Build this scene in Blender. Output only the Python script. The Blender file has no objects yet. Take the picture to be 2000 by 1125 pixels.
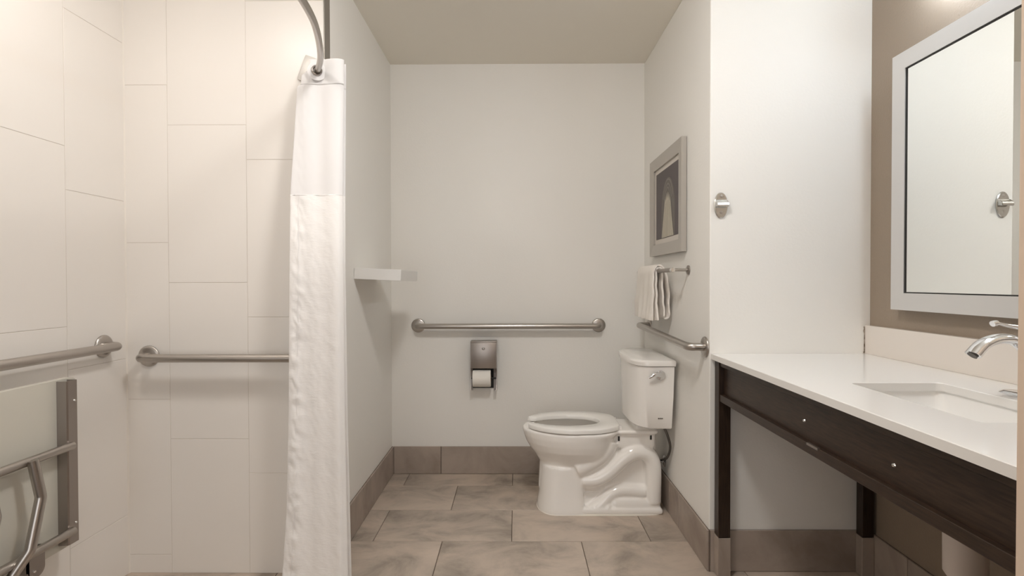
import bpy, bmesh, math, random
from mathutils import Vector, Matrix
from mathutils import noise as mnoise
random.seed(7)
S = bpy.context.scene
COL = S.collection
PI = math.pi

# ------------------------------------------------------------------ camera
cam_d = bpy.data.cameras.new('camera'); cam_d.sensor_width = 36; cam_d.lens = 36 * 998.2 / 2000
cam_d.clip_start = 0.02
cam = bpy.data.objects.new('camera', cam_d); COL.objects.link(cam)
fw = Vector((-0.00669939, 0.99989435, -0.01289964)).normalized()
rt = Vector((1.00177873, 0.00668488, -0.00210361)).normalized()
up = rt.cross(fw)
cam.matrix_world = Matrix(((rt.x, up.x, -fw.x, 0), (rt.y, up.y, -fw.y, 0), (rt.z, up.z, -fw.z, 1.145), (0, 0, 0, 1)))
S.camera = cam
# ------------------------------------------------------------------ world, exposure
w = bpy.data.worlds.new('world'); S.world = w; w.use_nodes = True
w.node_tree.nodes['Background'].inputs[0].default_value = (0.9, 0.93, 1, 1)
w.node_tree.nodes['Background'].inputs[1].default_value = 0.05
S.view_settings.view_transform = 'Standard'; S.view_settings.look = 'None'
S.view_settings.exposure = 0.2; S.view_settings.gamma = 1.0; S.view_settings.use_curve_mapping = False
try:
    S.cycles.max_bounces = 14; S.cycles.diffuse_bounces = 8; S.cycles.glossy_bounces = 6
    S.cycles.caustics_reflective = False; S.cycles.caustics_refractive = False
except Exception: pass
# lamp strengths (W/m2 radiance of the lit discs and tube) and colours
L_SHOWER = (75, (1.0, 0.938, 0.88))
L_CEIL = (74, (1.0, 0.968, 0.935))
L_VANITY = (17, (0.80, 0.90, 1.0))
L_FILL = (14, (0.93, 0.96, 1.0))  # strength and tint of the added rear fill

# soft area fill added behind the camera to brighten floor and alcove
ad = bpy.data.lights.new('rear_fill', 'AREA'); ad.shape = 'RECTANGLE'; ad.size = 1.5; ad.size_y = 2.0
ad.energy = L_FILL[0]; ad.color = L_FILL[1]
ao = bpy.data.objects.new('rear_fill', ad); COL.objects.link(ao)
ao.location = (-0.45, -1.56, 1.15); ao.rotation_euler = (math.radians(90), 0, 0)
# ------------------------------------------------------------------ materials
def mat(name, col, rough=0.5, metal=0.0, spec=None, coat=0.0):
    m = bpy.data.materials.new(name); m.use_nodes = True
    b = m.node_tree.nodes['Principled BSDF']
    b.inputs['Base Color'].default_value = (*col, 1)
    b.inputs['Roughness'].default_value = rough
    b.inputs['Metallic'].default_value = metal
    if spec is not None: b.inputs['Specular IOR Level'].default_value = spec
    if coat: b.inputs['Coat Weight'].default_value = coat; b.inputs['Coat Roughness'].default_value = 0.05
    return m
def nd(m, t, **kw):
    n = m.node_tree.nodes.new(t)
    for k, v in kw.items():
        if k in n.inputs.keys(): n.inputs[k].default_value = v
        else: setattr(n, k, v)
    return n
def lk(m, a, b): m.node_tree.links.new(a, b)
def bump(m, scale, strength, dist=0.001, detail=2.0, stretch=None):
    tc = nd(m, 'ShaderNodeTexCoord'); src = tc.outputs['Object']
    if stretch:
        mp = nd(m, 'ShaderNodeMapping'); mp.inputs['Scale'].default_value = stretch
        lk(m, src, mp.inputs['Vector']); src = mp.outputs[0]
    n = nd(m, 'ShaderNodeTexNoise', Scale=scale, Detail=detail)
    lk(m, src, n.inputs['Vector'])
    b = nd(m, 'ShaderNodeBump', Strength=strength, Distance=dist)
    lk(m, n.outputs['Fac'], b.inputs['Height'])
    lk(m, b.outputs[0], m.node_tree.nodes['Principled BSDF'].inputs['Normal'])
    return n
def ramp_col(m, n, stops):
    r = nd(m, 'ShaderNodeValToRGB'); e = r.color_ramp.elements
    while len(e) < len(stops): e.new(0.5)
    for i, (p, c) in enumerate(stops): e[i].position = p; e[i].color = (*c, 1)
    lk(m, n.outputs['Fac'], r.inputs[0])
    lk(m, r.outputs[0], m.node_tree.nodes['Principled BSDF'].inputs['Base Color'])
    return r
M = {}
M['paint'] = mat('white_wall_paint', (0.80, 0.785, 0.75), 0.55); bump(M['paint'], 110, 0.35, 0.0012)
M['ceilpaint'] = mat('ceiling_paint', (0.80, 0.765, 0.69), 0.85)
M['taupe'] = mat('taupe_wall_paint', (0.285, 0.228, 0.175), 0.5); bump(M['taupe'], 130, 0.6, 0.002)
M['stile'] = mat('shower_tile_glaze', (0.80, 0.768, 0.728), 0.33, spec=0.4); bump(M['stile'], 9, 0.05, 0.002)
M['sgrout'] = mat('shower_grout', (0.66, 0.615, 0.56), 0.8)
M['trim'] = mat('aluminium_trim', (0.30, 0.28, 0.25), 0.4, 0.6)
M['fgrout'] = mat('floor_grout', (0.15, 0.115, 0.09), 0.9)
def tilemat(name, shift):
    m = mat(name, (0.3, 0.25, 0.2), 0.42, spec=0.35)
    tc = nd(m, 'ShaderNodeTexCoord'); mp = nd(m, 'ShaderNodeMapping')
    mp.inputs['Location'].default_value = shift; mp.inputs['Scale'].default_value = (1.0, 1.35, 1.0)
    oi = nd(m, 'ShaderNodeObjectInfo'); ad = nd(m, 'ShaderNodeVectorMath', operation='SCALE'); ad.inputs['Scale'].default_value = 9.0
    cb = nd(m, 'ShaderNodeCombineXYZ'); lk(m, oi.outputs['Random'], cb.inputs[0]); lk(m, oi.outputs['Random'], cb.inputs[1])
    lk(m, cb.outputs[0], ad.inputs[0])
    av = nd(m, 'ShaderNodeVectorMath', operation='ADD'); lk(m, tc.outputs['Object'], av.inputs[0]); lk(m, ad.outputs[0], av.inputs[1])
    lk(m, av.outputs[0], mp.inputs['Vector'])
    n = nd(m, 'ShaderNodeTexNoise', Scale=3.2, Detail=7.0, Roughness=0.62, Distortion=0.5); lk(m, mp.outputs[0], n.inputs['Vector'])
    ramp_col(m, n, [(0.33, (0.24, 0.205, 0.17)), (0.46, (0.40, 0.34, 0.285)), (0.56, (0.50, 0.42, 0.35)), (0.70, (0.57, 0.475, 0.395))])
    b = nd(m, 'ShaderNodeBump', Strength=0.12, Distance=0.001); lk(m, n.outputs['Fac'], b.inputs['Height'])
    lk(m, b.outputs[0], m.node_tree.nodes['Principled BSDF'].inputs['Normal'])
    return m
M['ftile'] = tilemat('stone_look_floor_tile', (0, 0, 0))
M['btile'] = tilemat('stone_look_base_tile', (3, 5, 2))
for e_, c_ in zip([n for n in M['btile'].node_tree.nodes if n.type == 'VALTORGB'][0].color_ramp.elements, [(0.26, 0.21, 0.175), (0.33, 0.275, 0.235), (0.38, 0.32, 0.275), (0.42, 0.35, 0.30)]): e_.color = (*c_, 1)
def wood(name, a, b_, sc):
    m = mat(name, a, 0.38, spec=0.4)
    n = bump(m, 14, 0.08, 0.0006, 6.0, sc)
    ramp_col(m, n, [(0.3, a), (0.7, b_)])
    return m
M['wood'] = wood('dark_wenge_wood', (0.017, 0.0088, 0.0052), (0.043, 0.0245, 0.0145), (14, 1.2, 14))
M['woodv'] = wood('dark_wenge_wood_upright', (0.014, 0.0075, 0.0048), (0.036, 0.021, 0.013), (14, 14, 1.2))
def steel(name, col, rough, stretch):
    m = mat(name, col, rough, 1.0); bump(m, 60, 0.12, 0.0004, 3.0, stretch); return m
M['steel'] = steel('brushed_stainless_steel', (0.47, 0.44, 0.41), 0.30, (1, 1, 1))
M['steeld'] = steel('satin_steel_dark', (0.37, 0.335, 0.31), 0.36, (2, 2, 12))
M['chrome'] = mat('polished_chrome', (0.82, 0.83, 0.85), 0.06, 1.0)
M['lip'] = mat('dark_steel_lip', (0.20, 0.18, 0.17), 0.55, 0.3)  # darker, rougher steel for the dispenser's side lips
M['satplate'] = mat('satin_plate', (0.62, 0.60, 0.57), 0.45, 0.5)
M['satin'] = mat('satin_chrome', (0.62, 0.61, 0.59), 0.2, 1.0)
M['bolt'] = mat('bright_bolt', (0.85, 0.84, 0.82), 0.15, 1.0)
M['porc'] = mat('white_porcelain', (0.86, 0.84, 0.81), 0.12, spec=0.55, coat=0.25)
M['seatp'] = mat('white_seat_plastic', (0.80, 0.785, 0.755), 0.25)
M['quartz'] = mat('white_quartz', (0.76, 0.745, 0.72), 0.16, spec=0.5)
M['quartze'] = mat('backsplash_quartz', (0.72, 0.67, 0.62), 0.2)
M['basin'] = mat('white_basin', (0.82, 0.81, 0.79), 0.1, coat=0.3)
M['cloth'] = mat('white_curtain_cloth', (0.86, 0.845, 0.83), 0.9)
M['cloth'].node_tree.nodes['Principled BSDF'].inputs['Subsurface Weight'].default_value = 0.0
bump(M['cloth'], 70, 0.5, 0.0016, 3.0, (1, 1, 2.2))
M['clothh'] = mat('smooth_curtain_voile', (0.76, 0.75, 0.75), 0.9); bump(M['clothh'], 260, 0.1, 0.0006)
M['towel'] = mat('white_terry_cloth', (0.86, 0.82, 0.77), 1.0, spec=0.1); bump(M['towel'], 420, 0.9, 0.002, 3)
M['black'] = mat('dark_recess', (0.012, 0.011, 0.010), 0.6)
M['mirror'] = mat('mirror_glass', (0.92, 0.94, 0.925), 0.0, 1.0)
M['mframe'] = steel('pale_silver_frame', (0.66, 0.655, 0.65), 0.42, (3, 3, 3)); M['mframe'].node_tree.nodes['Principled BSDF'].inputs['Metallic'].default_value = 0.55
M['pframe'] = steel('pewter_frame', (0.50, 0.475, 0.44), 0.38, (4, 4, 4)); M['pframe'].node_tree.nodes['Principled BSDF'].inputs['Metallic'].default_value = 0.7
M['paper'] = mat('white_paper', (0.80, 0.77, 0.72), 0.9)
M['matb'] = mat('white_mount_board', (0.62, 0.58, 0.53), 0.85)
M['phen'] = mat('cream_phenolic_seat', (0.62, 0.60, 0.53), 0.35)
M['whitep'] = mat('white_shelf_laminate', (0.74, 0.73, 0.71), 0.4)
M['vinyl'] = mat('white_vinyl_pipe_cover', (0.66, 0.60, 0.56), 0.45)
M['nib'] = mat('beige_door_return_paint', (0.62, 0.49, 0.38), 0.6)
M['rubber'] = mat('dark_braided_hose', (0.10, 0.09, 0.08), 0.4, 0.6)
M['printbg'] = mat('print_dark_grey', (0.115, 0.10, 0.10), 0.7)
M['printmid'] = mat('print_mid_grey', (0.165, 0.15, 0.135), 0.7)
M['printring'] = mat('print_ring_grey', (0.225, 0.21, 0.19), 0.7)
M['printpale'] = mat('print_pale_ray', (0.50, 0.46, 0.38), 0.7)
M['printray'] = mat('print_ray_shade', (0.33, 0.31, 0.25), 0.7)
M['logo'] = mat('grey_logo_ink', (0.12, 0.10, 0.08), 0.6)
M['caulk'] = mat('caulk', (0.76, 0.72, 0.66), 0.6)
M['stain'] = mat('old_caulk_stain', (0.13, 0.09, 0.06), 0.8)
ramp_col(M['stain'], bump(M['stain'], 45, 0.2, 0.0005, 4.0), [(0.42, (0.10, 0.07, 0.045)), (0.58, (0.42, 0.36, 0.30))])
def emit(name, col, st):
    m = bpy.data.materials.new(name); m.use_nodes = True; m.node_tree.nodes.clear()
    e = nd(m, 'ShaderNodeEmission'); e.inputs[0].default_value = (*col, 1); e.inputs[1].default_value = st
    o = nd(m, 'ShaderNodeOutputMaterial'); lk(m, e.outputs[0], o.inputs[0]); return m

# ------------------------------------------------------------------ helpers
def wloc(o):
    v = Vector((0, 0, 0))
    while o: v += o.location; o = o.parent
    return v
def obj(name, bm, m, parent=None, smooth=False, loc=None, angle=40):
    me = bpy.data.meshes.new(name)
    bmesh.ops.recalc_face_normals(bm, faces=bm.faces)
    base = wloc(parent)
    here = Vector(loc) if loc is not None else base
    bm.transform(Matrix.Translation(-here))
    bm.to_mesh(me); bm.free()
    me.materials.append(m)
    o = bpy.data.objects.new(name, me); COL.objects.link(o)
    if parent: o.parent = parent
    o.location = here - base
    if smooth:
        for p in me.polygons: p.use_smooth = True
        me.set_sharp_from_angle(angle=math.radians(angle))
    return o
def struct(name, bm, m, **k):
    o = obj(name, bm, m, **k); o['kind'] = 'structure'; return o
def thing(name, label, cat, loc, group=None):
    o = bpy.data.objects.new(name, None); COL.objects.link(o); o.location = loc
    o.empty_display_size = 0.05; o['label'] = label; o['category'] = cat
    if group: o['group'] = group
    return o
def tag(o, label, cat, group=None):
    o['label'] = label; o['category'] = cat
    if group: o['group'] = group
    return o
def box(bm, x0, x1, y0, y1, z0, z1, bev=0.0, seg=2):
    g = bmesh.ops.create_cube(bm, size=1.0); vs = g['verts']
    bmesh.ops.scale(bm, vec=(x1 - x0, y1 - y0, z1 - z0), verts=vs)
    bmesh.ops.translate(bm, vec=((x0 + x1) / 2, (y0 + y1) / 2, (z0 + z1) / 2), verts=vs)
    if bev > 0:
        es = list({e for v in vs for e in v.link_edges})
        bmesh.ops.bevel(bm, geom=es, offset=bev, segments=seg, affect='EDGES', profile=0.5)
    return bm
def B(*a, **k): return box(bmesh.new(), *a, **k)
def frames(pts, closed=False):
    n = len(pts); T = []
    for i in range(n):
        a = pts[(i - 1) % n] if (closed or i > 0) else pts[i]
        b = pts[(i + 1) % n] if (closed or i < n - 1) else pts[i]
        T.append((b - a).normalized())
    u = Vector((0, 0, 1)) if abs(T[0].z) < 0.9 else Vector((1, 0, 0))
    u = (u - T[0] * u.dot(T[0])).normalized(); out = []
    for t in T:
        u = (u - t * u.dot(t))
        u = u.normalized() if u.length > 1e-6 else t.orthogonal().normalized()
        out.append((t, u, t.cross(u)))
    return out
def tube(bm, pts, r, seg=16, sx=None, caps=True):
    """r number or list; sx: list/number scale of second axis"""
    pts = [Vector(p) for p in pts]; n = len(pts)
    rs = r if isinstance(r, (list, tuple)) else [r] * n
    sx = sx if isinstance(sx, (list, tuple)) else [sx or 1.0] * n
    rings = []
    for p, (t, u, v), rr, s in zip(pts, frames(pts), rs, sx):
        rings.append([bm.verts.new(p + u * rr * math.cos(2 * PI * k / seg) + v * rr * s * math.sin(2 * PI * k / seg)) for k in range(seg)])
    for a, b in zip(rings, rings[1:]):
        for k in range(seg): bm.faces.new((a[k], a[(k + 1) % seg], b[(k + 1) % seg], b[k]))
    if caps: bm.faces.new(rings[0][::-1]); bm.faces.new(rings[-1])
    return bm
def cat(pts, n=8):
    pts = [Vector(p) for p in pts]; P = [2 * pts[0] - pts[1]] + pts + [2 * pts[-1] - pts[-2]]; out = []
    for i in range(1, len(P) - 2):
        a, b, c, d = P[i - 1:i + 3]
        for k in range(n):
            t = k / n
            out.append(0.5 * ((2 * b) + (c - a) * t + (2 * a - 5 * b + 4 * c - d) * t * t + (3 * b - a - 3 * c + d) * t ** 3))
    out.append(pts[-1]); return out
def bends(pts, r, n=7):
    """polyline with rounded corners of radius r"""
    pts = [Vector(p) for p in pts]; out = [pts[0]]
    for a, b, c in zip(pts, pts[1:], pts[2:]):
        d1 = (a - b).normalized(); d2 = (c - b).normalized()
        ang = d1.angle(d2); L = min(r / math.tan(ang / 2), (a - b).length * 0.49, (c - b).length * 0.49)
        p, q = b + d1 * L, b + d2 * L
        for k in range(n + 1):
            t = k / n; out.append((1 - t) ** 2 * p + 2 * t * (1 - t) * b + t * t * q)
    out.append(pts[-1]); return out
def lathe(bm, prof, c, axis, seg=32):
    """prof: (radius, height along axis)"""
    ax = Vector(axis).normalized(); u = ax.orthogonal().normalized(); v = ax.cross(u); c = Vector(c); rings = []
    for r, h in prof:
        if r < 1e-6: rings.append([bm.verts.new(c + ax * h)])
        else: rings.append([bm.verts.new(c + ax * h + (u * math.cos(2 * PI * k / seg) + v * math.sin(2 * PI * k / seg)) * r) for k in range(seg)])
    for a, b in zip(rings, rings[1:]):
        for k in range(seg):
            k2 = (k + 1) % seg
            f = [a[k], a[k2], b[k2], b[k]] if len(a) > 1 and len(b) > 1 else ([a[0], b[k2], b[k]] if len(a) == 1 else [a[k], a[k2], b[0]])
            bm.faces.new(f)
    return bm
def loft(bm, rings, cap0=True, cap1=True):
    R = [[bm.verts.new(p) for p in r] for r in rings]; n = len(R[0])
    for a, b in zip(R, R[1:]):
        for k in range(n): bm.faces.new((a[k], a[(k + 1) % n], b[(k + 1) % n], b[k]))
    if cap0: bm.faces.new(R[0][::-1])
    if cap1: bm.faces.new(R[-1])
    return bm
def prism(bm, outline, ax, a, b):
    """outline of 2D points extruded along axis ax from a to b"""
    def mk(p, v):
        q = list(p); q.insert(ax, v); return q
    return loft(bm, [[mk(p, a) for p in outline], [mk(p, b) for p in outline]])
def grid(bm, f, nu, nv):
    V = [[bm.verts.new(f(i / (nu - 1), j / (nv - 1))) for j in range(nv)] for i in range(nu)]
    for i in range(nu - 1):
        for j in range(nv - 1): bm.faces.new((V[i][j], V[i + 1][j], V[i + 1][j + 1], V[i][j + 1]))
    return bm
def apply_mods(o):
    dg = bpy.context.evaluated_depsgraph_get(); dg.update()
    me = bpy.data.meshes.new_from_object(o.evaluated_get(dg)); old = o.data; o.modifiers.clear(); o.data = me
    bpy.data.meshes.remove(old)

# ------------------------------------------------------------------ dimensions
XL, XR, XS, XV = -0.738, 0.764, -1.523, 1.392      # partition face, alcove right, shower left, vanity wall
YB, YR, YS = 3.035, 2.0144, 1.988                  # alcove back, stub wall face, shower back (tile face)
H, YF = 2.429, -1.6
G = 0.0025                                         # grout half gap
TT = 0.008                                         # tile thickness
# ------------------------------------------------------------------ setting
floor = struct('floor', B(-1.75, 1.65, YF - 0.1, YB + 0.12, -0.12, -0.004), M['fgrout'])
def tile(x0, x1, y0, y1, z0, z1, m, parent, bev=0.0012, rnd=0.0, axis=2):
    d = [0, 0, 0]; d[axis] = random.uniform(-rnd, rnd)
    bm = B(x0 + d[0], x1 + d[0], y0 + d[1], y1 + d[1], z0 + d[2], z1 + d[2], bev=bev, seg=1)
    return obj('tile', bm, m, parent, loc=((x0 + x1) / 2, (y0 + y1) / 2, (z0 + z1) / 2))
PY, PX = 0.308, 0.613
rows = [1.93 - 3 * PY + i * PY for i in range(7)]
for i, y0 in enumerate(rows):
    y1 = y0 + PY
    j = (i - 3) % 2
    off = -0.325 if j == 0 else -0.0185
    k = -4
    while True:
        x0 = off + k * PX; x1 = x0 + PX; k += 1
        if x0 > 1.6: break
        if x1 < -1.6: continue
        a, b, c, d = max(x0, -1.6), min(x1, 1.5), y0, min(y1, YB + 0.02)
        if a > b - 0.03: continue
        if d <= c: continue
        tile(a + G * .6, b - G * .6, c + G * .6, d - G * .6, -0.009, 0.0, M['ftile'], floor, rnd=0.0004)
struct('ceiling', B(-1.75, 1.65, YF - 0.1, YB + 0.12, H, H + 0.1), M['ceilpaint'])
wall_back = struct('wall_back', B(XL - 0.05, XR + 0.05, YB, YB + 0.12, 0, H), M['paint'])
wall_shower_left = struct('wall_shower_left', B(XS - 0.12, XS - 0.0013, YF - 0.1, YS + .005, 0, H), M['sgrout'])
wall_partition = struct('wall_partition', B(XS - TT, XL, YS + TT, YB + 0.12, 0, H, bev=0.0), M['paint'])
wall_shower_back = struct('wall_shower_back', B(XS - TT, XL - 0.004, YS + 0.0013, YS + TT + 0.003, 0, H), M['sgrout'])
wall_right = struct('wall_right', B(XR, XV + 0.15, YR, YB + 0.12, 0, H, bev=0.004, seg=3), M['paint'])
wall_vanity = struct('wall_vanity', B(XV, XV + 0.15, -0.0, YR + 0.01, 0, H), M['taupe'])
wall_entry = struct('wall_entry', B(0.557, XV + 0.15, YF - 0.1, 0.572, 0, H, bev=0.004, seg=3), M['nib'])
wall_front = struct('wall_front', B(XS - 0.12, 0.6, YF - 0.12, YF, 0, H), M['paint'])
# shower back tiles: 12 x 24 set upright, columns staggered
cx = -1.3541; hz = 1.2988
g = 0.0010
for c, (x0, x1, zoff) in enumerate([(XS, cx, 0.0), (cx, cx + 0.308, -0.156), (cx + 0.308, XL - 0.0022, -0.291)]):
    z = hz + zoff - 3 * PX
    while z < H:
        z0, z1 = max(z, 0.0), min(z + PX, H)
        if z1 - z0 > 0.02:
            tile(x0 + g, x1 - g, YS, YS + TT, z0 + g, z1 - g, M['stile'], wall_shower_back, bev=0.0007, rnd=0.0003, axis=1)
        z += PX
# shower left tiles
for yi, (y0, y1, z0_) in enumerate([(1.7245, YS - 0.001, 1.4592)] + [(1.7245 - 0.308 * (k + 1), 1.7245 - 0.308 * k, 1.6065 - 0.153 * (k % 2) * 1.0) for k in range(6)]):
    z = z0_ - 3 * PX
    while z < H:
        z0, z1 = max(z, 0.0), min(z + PX, H)
        if z1 - z0 > 0.02:
            tile(XS - TT, XS, y0 + g, y1 - g, z0 + g, z1 - g, M['stile'], wall_shower_left, bev=0.0007, rnd=0.0003, axis=0)
        z += PX
struct('trim_1', B(XL - 0.0022, XL + 0.0012, YS - 0.0015, YS + 0.056, 0, H, bev=0.0005, seg=1), M['trim'])
struct('trim_2', prism(bmesh.new(), [(XS - .001, YS - .005), (XS + .005, YS + .001), (XS - .001, YS + .001)], 2, 0.0, H), M['caulk'])
# baseboards of cut floor tile
BH, BT = 0.163, 0.011
def baseboard(name, segs, ax, face, sgn, z1=BH, jz=0.0):
    """segs: list of (a,b) along the run; ax 0: runs along X at y=face ; ax 1: runs along Y at x=face"""
    a, b = segs[0][0], segs[-1][1]
    lo, hi = sorted((face, face + sgn * 0.004))
    root = struct(name, B(a, b, lo, hi, 0, z1 - 0.001) if ax == 0 else B(lo, hi, a, b, 0, z1 - 0.001), M['fgrout'])
    lo, hi = sorted((face + sgn * 0.0035, face + sgn * BT))
    for s0, s1 in segs:
        args = (s0 + .0018, s1 - .0018, lo, hi) if ax == 0 else (lo, hi, s0 + .0018, s1 - .0018)
        tile(*args, 0.0015, z1 + random.uniform(-.001, .001), M['btile'], root, bev=0.0012)
    return root
baseboard('baseboard_back', [(XL + BT, -0.445), (-0.445, 0.155), (0.155, XR - BT)], 0, YB, -1)
baseboard('baseboard_left', [(YS + 0.058, 2.42), (2.42, YB)], 1, XL, 1)
baseboard('baseboard_right', [(YR - BT, 2.36), (2.36, 2.50), (2.50, YB)], 1, XR, -1)
baseboard('baseboard_stub', [(XR, XV)], 0, YR, -1)
baseboard('baseboard_vanity', [(0.58, 1.20), (1.20, 1.80), (1.80, YR - BT)], 1, XV, -1)

# ------------------------------------------------------------------ lamps (all above the picture)
def ceiling_lamp(x, y, r, L, label, dome=.004):
    t = thing('ceiling_light', label, 'ceiling light', (x, y, H - 0.03), 'round ceiling lamps')
    obj('trim_ring', lathe(bmesh.new(), [(r, -.0), (r + .02, 0), (r + .02, .03), (r, .03), (r, 0)], (x, y, H - 0.03), (0, 0, 1)), M['whitep'], t, True)
    prof = [(0, -dome)] + [(r * math.sin(a * PI / 16), -dome * math.cos(a * PI / 16)) for a in range(1, 9)] + [(r, .01), (0, .01)]
    obj('diffuser', lathe(bmesh.new(), prof, (x, y, H - 0.026), (0, 0, 1)), emit('lamp_glow', L[1], L[0]), t)
ceiling_lamp(-1.12, 1.20, 0.085, L_SHOWER, 'small flat round ceiling lamp over the tiled shower', .02)
ceiling_lamp(0.02, 1.15, 0.14, L_CEIL, 'round domed ceiling lamp over the open floor', .085)
t = thing('vanity_light', 'long white glass bar lamp above the mirror', 'wall light', (XV, 1.25, 2.20))
obj('backplate', B(XV - 0.02, XV, 1.10, 1.40, 2.08, 2.18, bev=.003), M['chrome'], t, True)
obj('arm', tube(bmesh.new(), [(XV - .02, 1.25, 2.13), (XV - .03, 1.25, 2.13)], .012), M['chrome'], t, True)
obj('glass_shade', lathe(bmesh.new(), [(0, -.44), (.040, -.44), (.040, .44), (0, .42)], (XV - .064, 1.25, 2.125), (0, 1, 0)), emit('vanity_glow', L_VANITY[1], L_VANITY[0]), t, True)

# ------------------------------------------------------------------ grab bars
def flange(parent, c, n, r=0.041, name='flange'):
    n = Vector(n)
    return obj(name, lathe(bmesh.new(), [(0, 0), (r, 0), (r, .004), (r - .002, .0065), (r - .008, .009), (0.018, .0105), (0, .0105)], c, n, 36), M['steel'], parent, True, angle=50)
def grab_bar(label, a, b, n, off=0.062, r=0.016, rb=0.05, group=None):
    a, b, n = Vector(a), Vector(b), Vector(n)
    t = thing('grab_bar', label, 'grab bar', a, 'steel grab bars on the bathroom walls')
    pts = bends([a + n * .006, a + n * off, b + n * off, b + n * .006], rb)
    obj('bar', tube(bmesh.new(), pts, r, 20), M['steel'], t, True)
    flange(t, a, n); flange(t, b, n)
    return t
grab_bar('horizontal steel grab bar on the shower back wall, running behind the curtain', (-1.434, YS, 0.856), (-0.79, YS, 0.856), (0, -1, 0), rb=0.03)
grab_bar('steel grab bar on the left shower wall above the folded seat', (XS, 1.875, 0.909), (XS, 1.10, 0.909), (1, 0, 0), rb=0.03)
grab_bar('long horizontal steel grab bar on the alcove back wall above the paper dispenser', (-0.578, YB, 0.884), (0.493, YB, 0.884), (0, -1, 0), rb=0.03)
grab_bar('steel grab bar on the right alcove wall above the toilet tank', (XR, 2.058, 0.880), (XR, 2.905, 0.896), (-1, 0, 0), off=0.066, rb=0.085)

# ------------------------------------------------------------------ shower seat folded against the wall
t = thing('folding_bench', 'folded-up shower seat, cream panel with steel tube frame on the left wall', 'shower seat', (XS, 1.42, 0.30))
def rrect(y0, y1, z0, z1, r, n=6):
    out = []
    for cy_, cz_, a0 in ((y1 - r, z1 - r, 0), (y0 + r, z1 - r, 90), (y0 + r, z0 + r, 180), (y1 - r, z0 + r, 270)):
        for k in range(n + 1):
            a = math.radians(a0 + 90 * k / n); out.append((cy_ + r * math.cos(a), cz_ + r * math.sin(a)))
    return out
bm = prism(bmesh.new(), rrect(1.16, 1.648, 0.305, 0.840, 0.022), 0, -1.449, -1.427)
bmesh.ops.bevel(bm, geom=[e for e in bm.edges if len(e.link_faces) == 2 and e.calc_face_angle(0) > 1.0], offset=.006, segments=3, affect='EDGES')
obj('seat_panel', bm, M['phen'], t, True, angle=30)
for y0, y1 in ((1.574, 1.614), (1.195, 1.235)):
    ch = bmesh.new()
    prism(ch, [(-1.427, y0), (-1.400, y0 + .004), (-1.397, y0 + .008), (-1.397, y1), (-1.3995, y1), (-1.3995, y0 + .011), (-1.402, y0 + .0065), (-1.427, y0 + .0025)], 2, 0.322, 0.836)
    box(ch, -1.427, -1.3995, y1 - .0025, y1, 0.322, 0.836)
    c = obj('side_channel', ch, M['steeld'], t)
    for z in (0.772, 0.384):
        obj('bolt', lathe(bmesh.new(), [(0, .004), (.003, .0035), (.0045, .001), (.0045, 0)], (-1.397, y1 - .011, z), (1, 0, 0), 14), M['bolt'], c, True)
for z, z2 in ((0.634, 0.634), (0.366, 0.366)):
    obj('cross_tube', tube(bmesh.new(), [(-1.388, 1.20, z2), (-1.388, 1.585, z)], 0.0125, 18), M['steel'], t, True)
for dy in (0.0, -0.13):
    pts = bends([(-1.372, 1.436 + dy, 0.640), (-1.362, 1.449 + dy, 0.530), (-1.360, 1.412 + dy, 0.395), (-1.385, 1.372 + dy, 0.325), (-1.50, 1.372 + dy, 0.30)], 0.03)
    obj('leg', tube(bmesh.new(), pts, 0.0135, 18), M['steel'], t, True)
    br = prism(bmesh.new(), rrect(1.452 + dy, 1.505 + dy, 0.280, 0.375, 0.024), 0, -1.411, -1.405)
    box(br, XS, -1.405, 1.452 + dy, 1.456 + dy, 0.285, 0.352)
    b_ = obj('hinge_bracket', br, M['steeld'], t, True, angle=30)
    obj('bolt', lathe(bmesh.new(), [(0, .004), (.003, .0035), (.0045, .001), (.0045, 0)], (-1.405, 1.470 + dy, 0.302), (1, 0, 0), 14), M['bolt'], b_, True)
obj('wall_rail', B(XS, XS + .02, 1.20, 1.52, 0.27, 0.31, bev=.003), M['steeld'], t)

# ------------------------------------------------------------------ curtain rod and curtain
RZ = 1.93
rodp = cat([(-0.775, 1.980, RZ), (-0.745, 1.925, RZ), (-0.677, 1.785, RZ), (-0.612, 1.572, RZ), (-0.590, 1.40, RZ), (-0.588, 1.24, RZ),
            (-0.592, 1.08, RZ), (-0.612, 0.90, RZ), (-0.677, 0.69, RZ), (-0.745, 0.54, RZ)], 8)
t = thing('curtain_rod', 'bowed steel shower curtain rod fixed to the tiled wall', 'curtain rod', (-0.775, 1.98, RZ))
obj('rod', tube(bmesh.new(), rodp, 0.0125, 20, sx=0.85), M['steel'], t, True)
bm = B(-0.05, 0.05, -0.005, 0.005, -0.05, 0.05, bev=.003)
bm.transform(Matrix.Translation((-0.778, YS - .006, 1.958)) @ Matrix.Rotation(math.radians(20), 4, 'Y'))
obj('wall_plate', bm, M['satplate'], t, True)
def lerp_tab(tab, z):
    for (z0, v0), (z1, v1) in zip(tab, tab[1:]):
        if z0 >= z >= z1: return v0 + (v1 - v0) * (z0 - z) / (z0 - z1)
    return tab[-1][1] if z < tab[-1][0] else tab[0][1]
XLt = [(1.98, -0.765), (1.935, -0.772), (1.915, -0.797), (1.885, -0.800), (1.875, -0.815), (1.464, -0.842), (0.662, -0.856), (0.30, -0.868), (0.03, -0.888)]
XRt = [(1.98, -0.646), (1.464, -0.652), (0.662, -0.655), (0.03, -0.652)]
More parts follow.
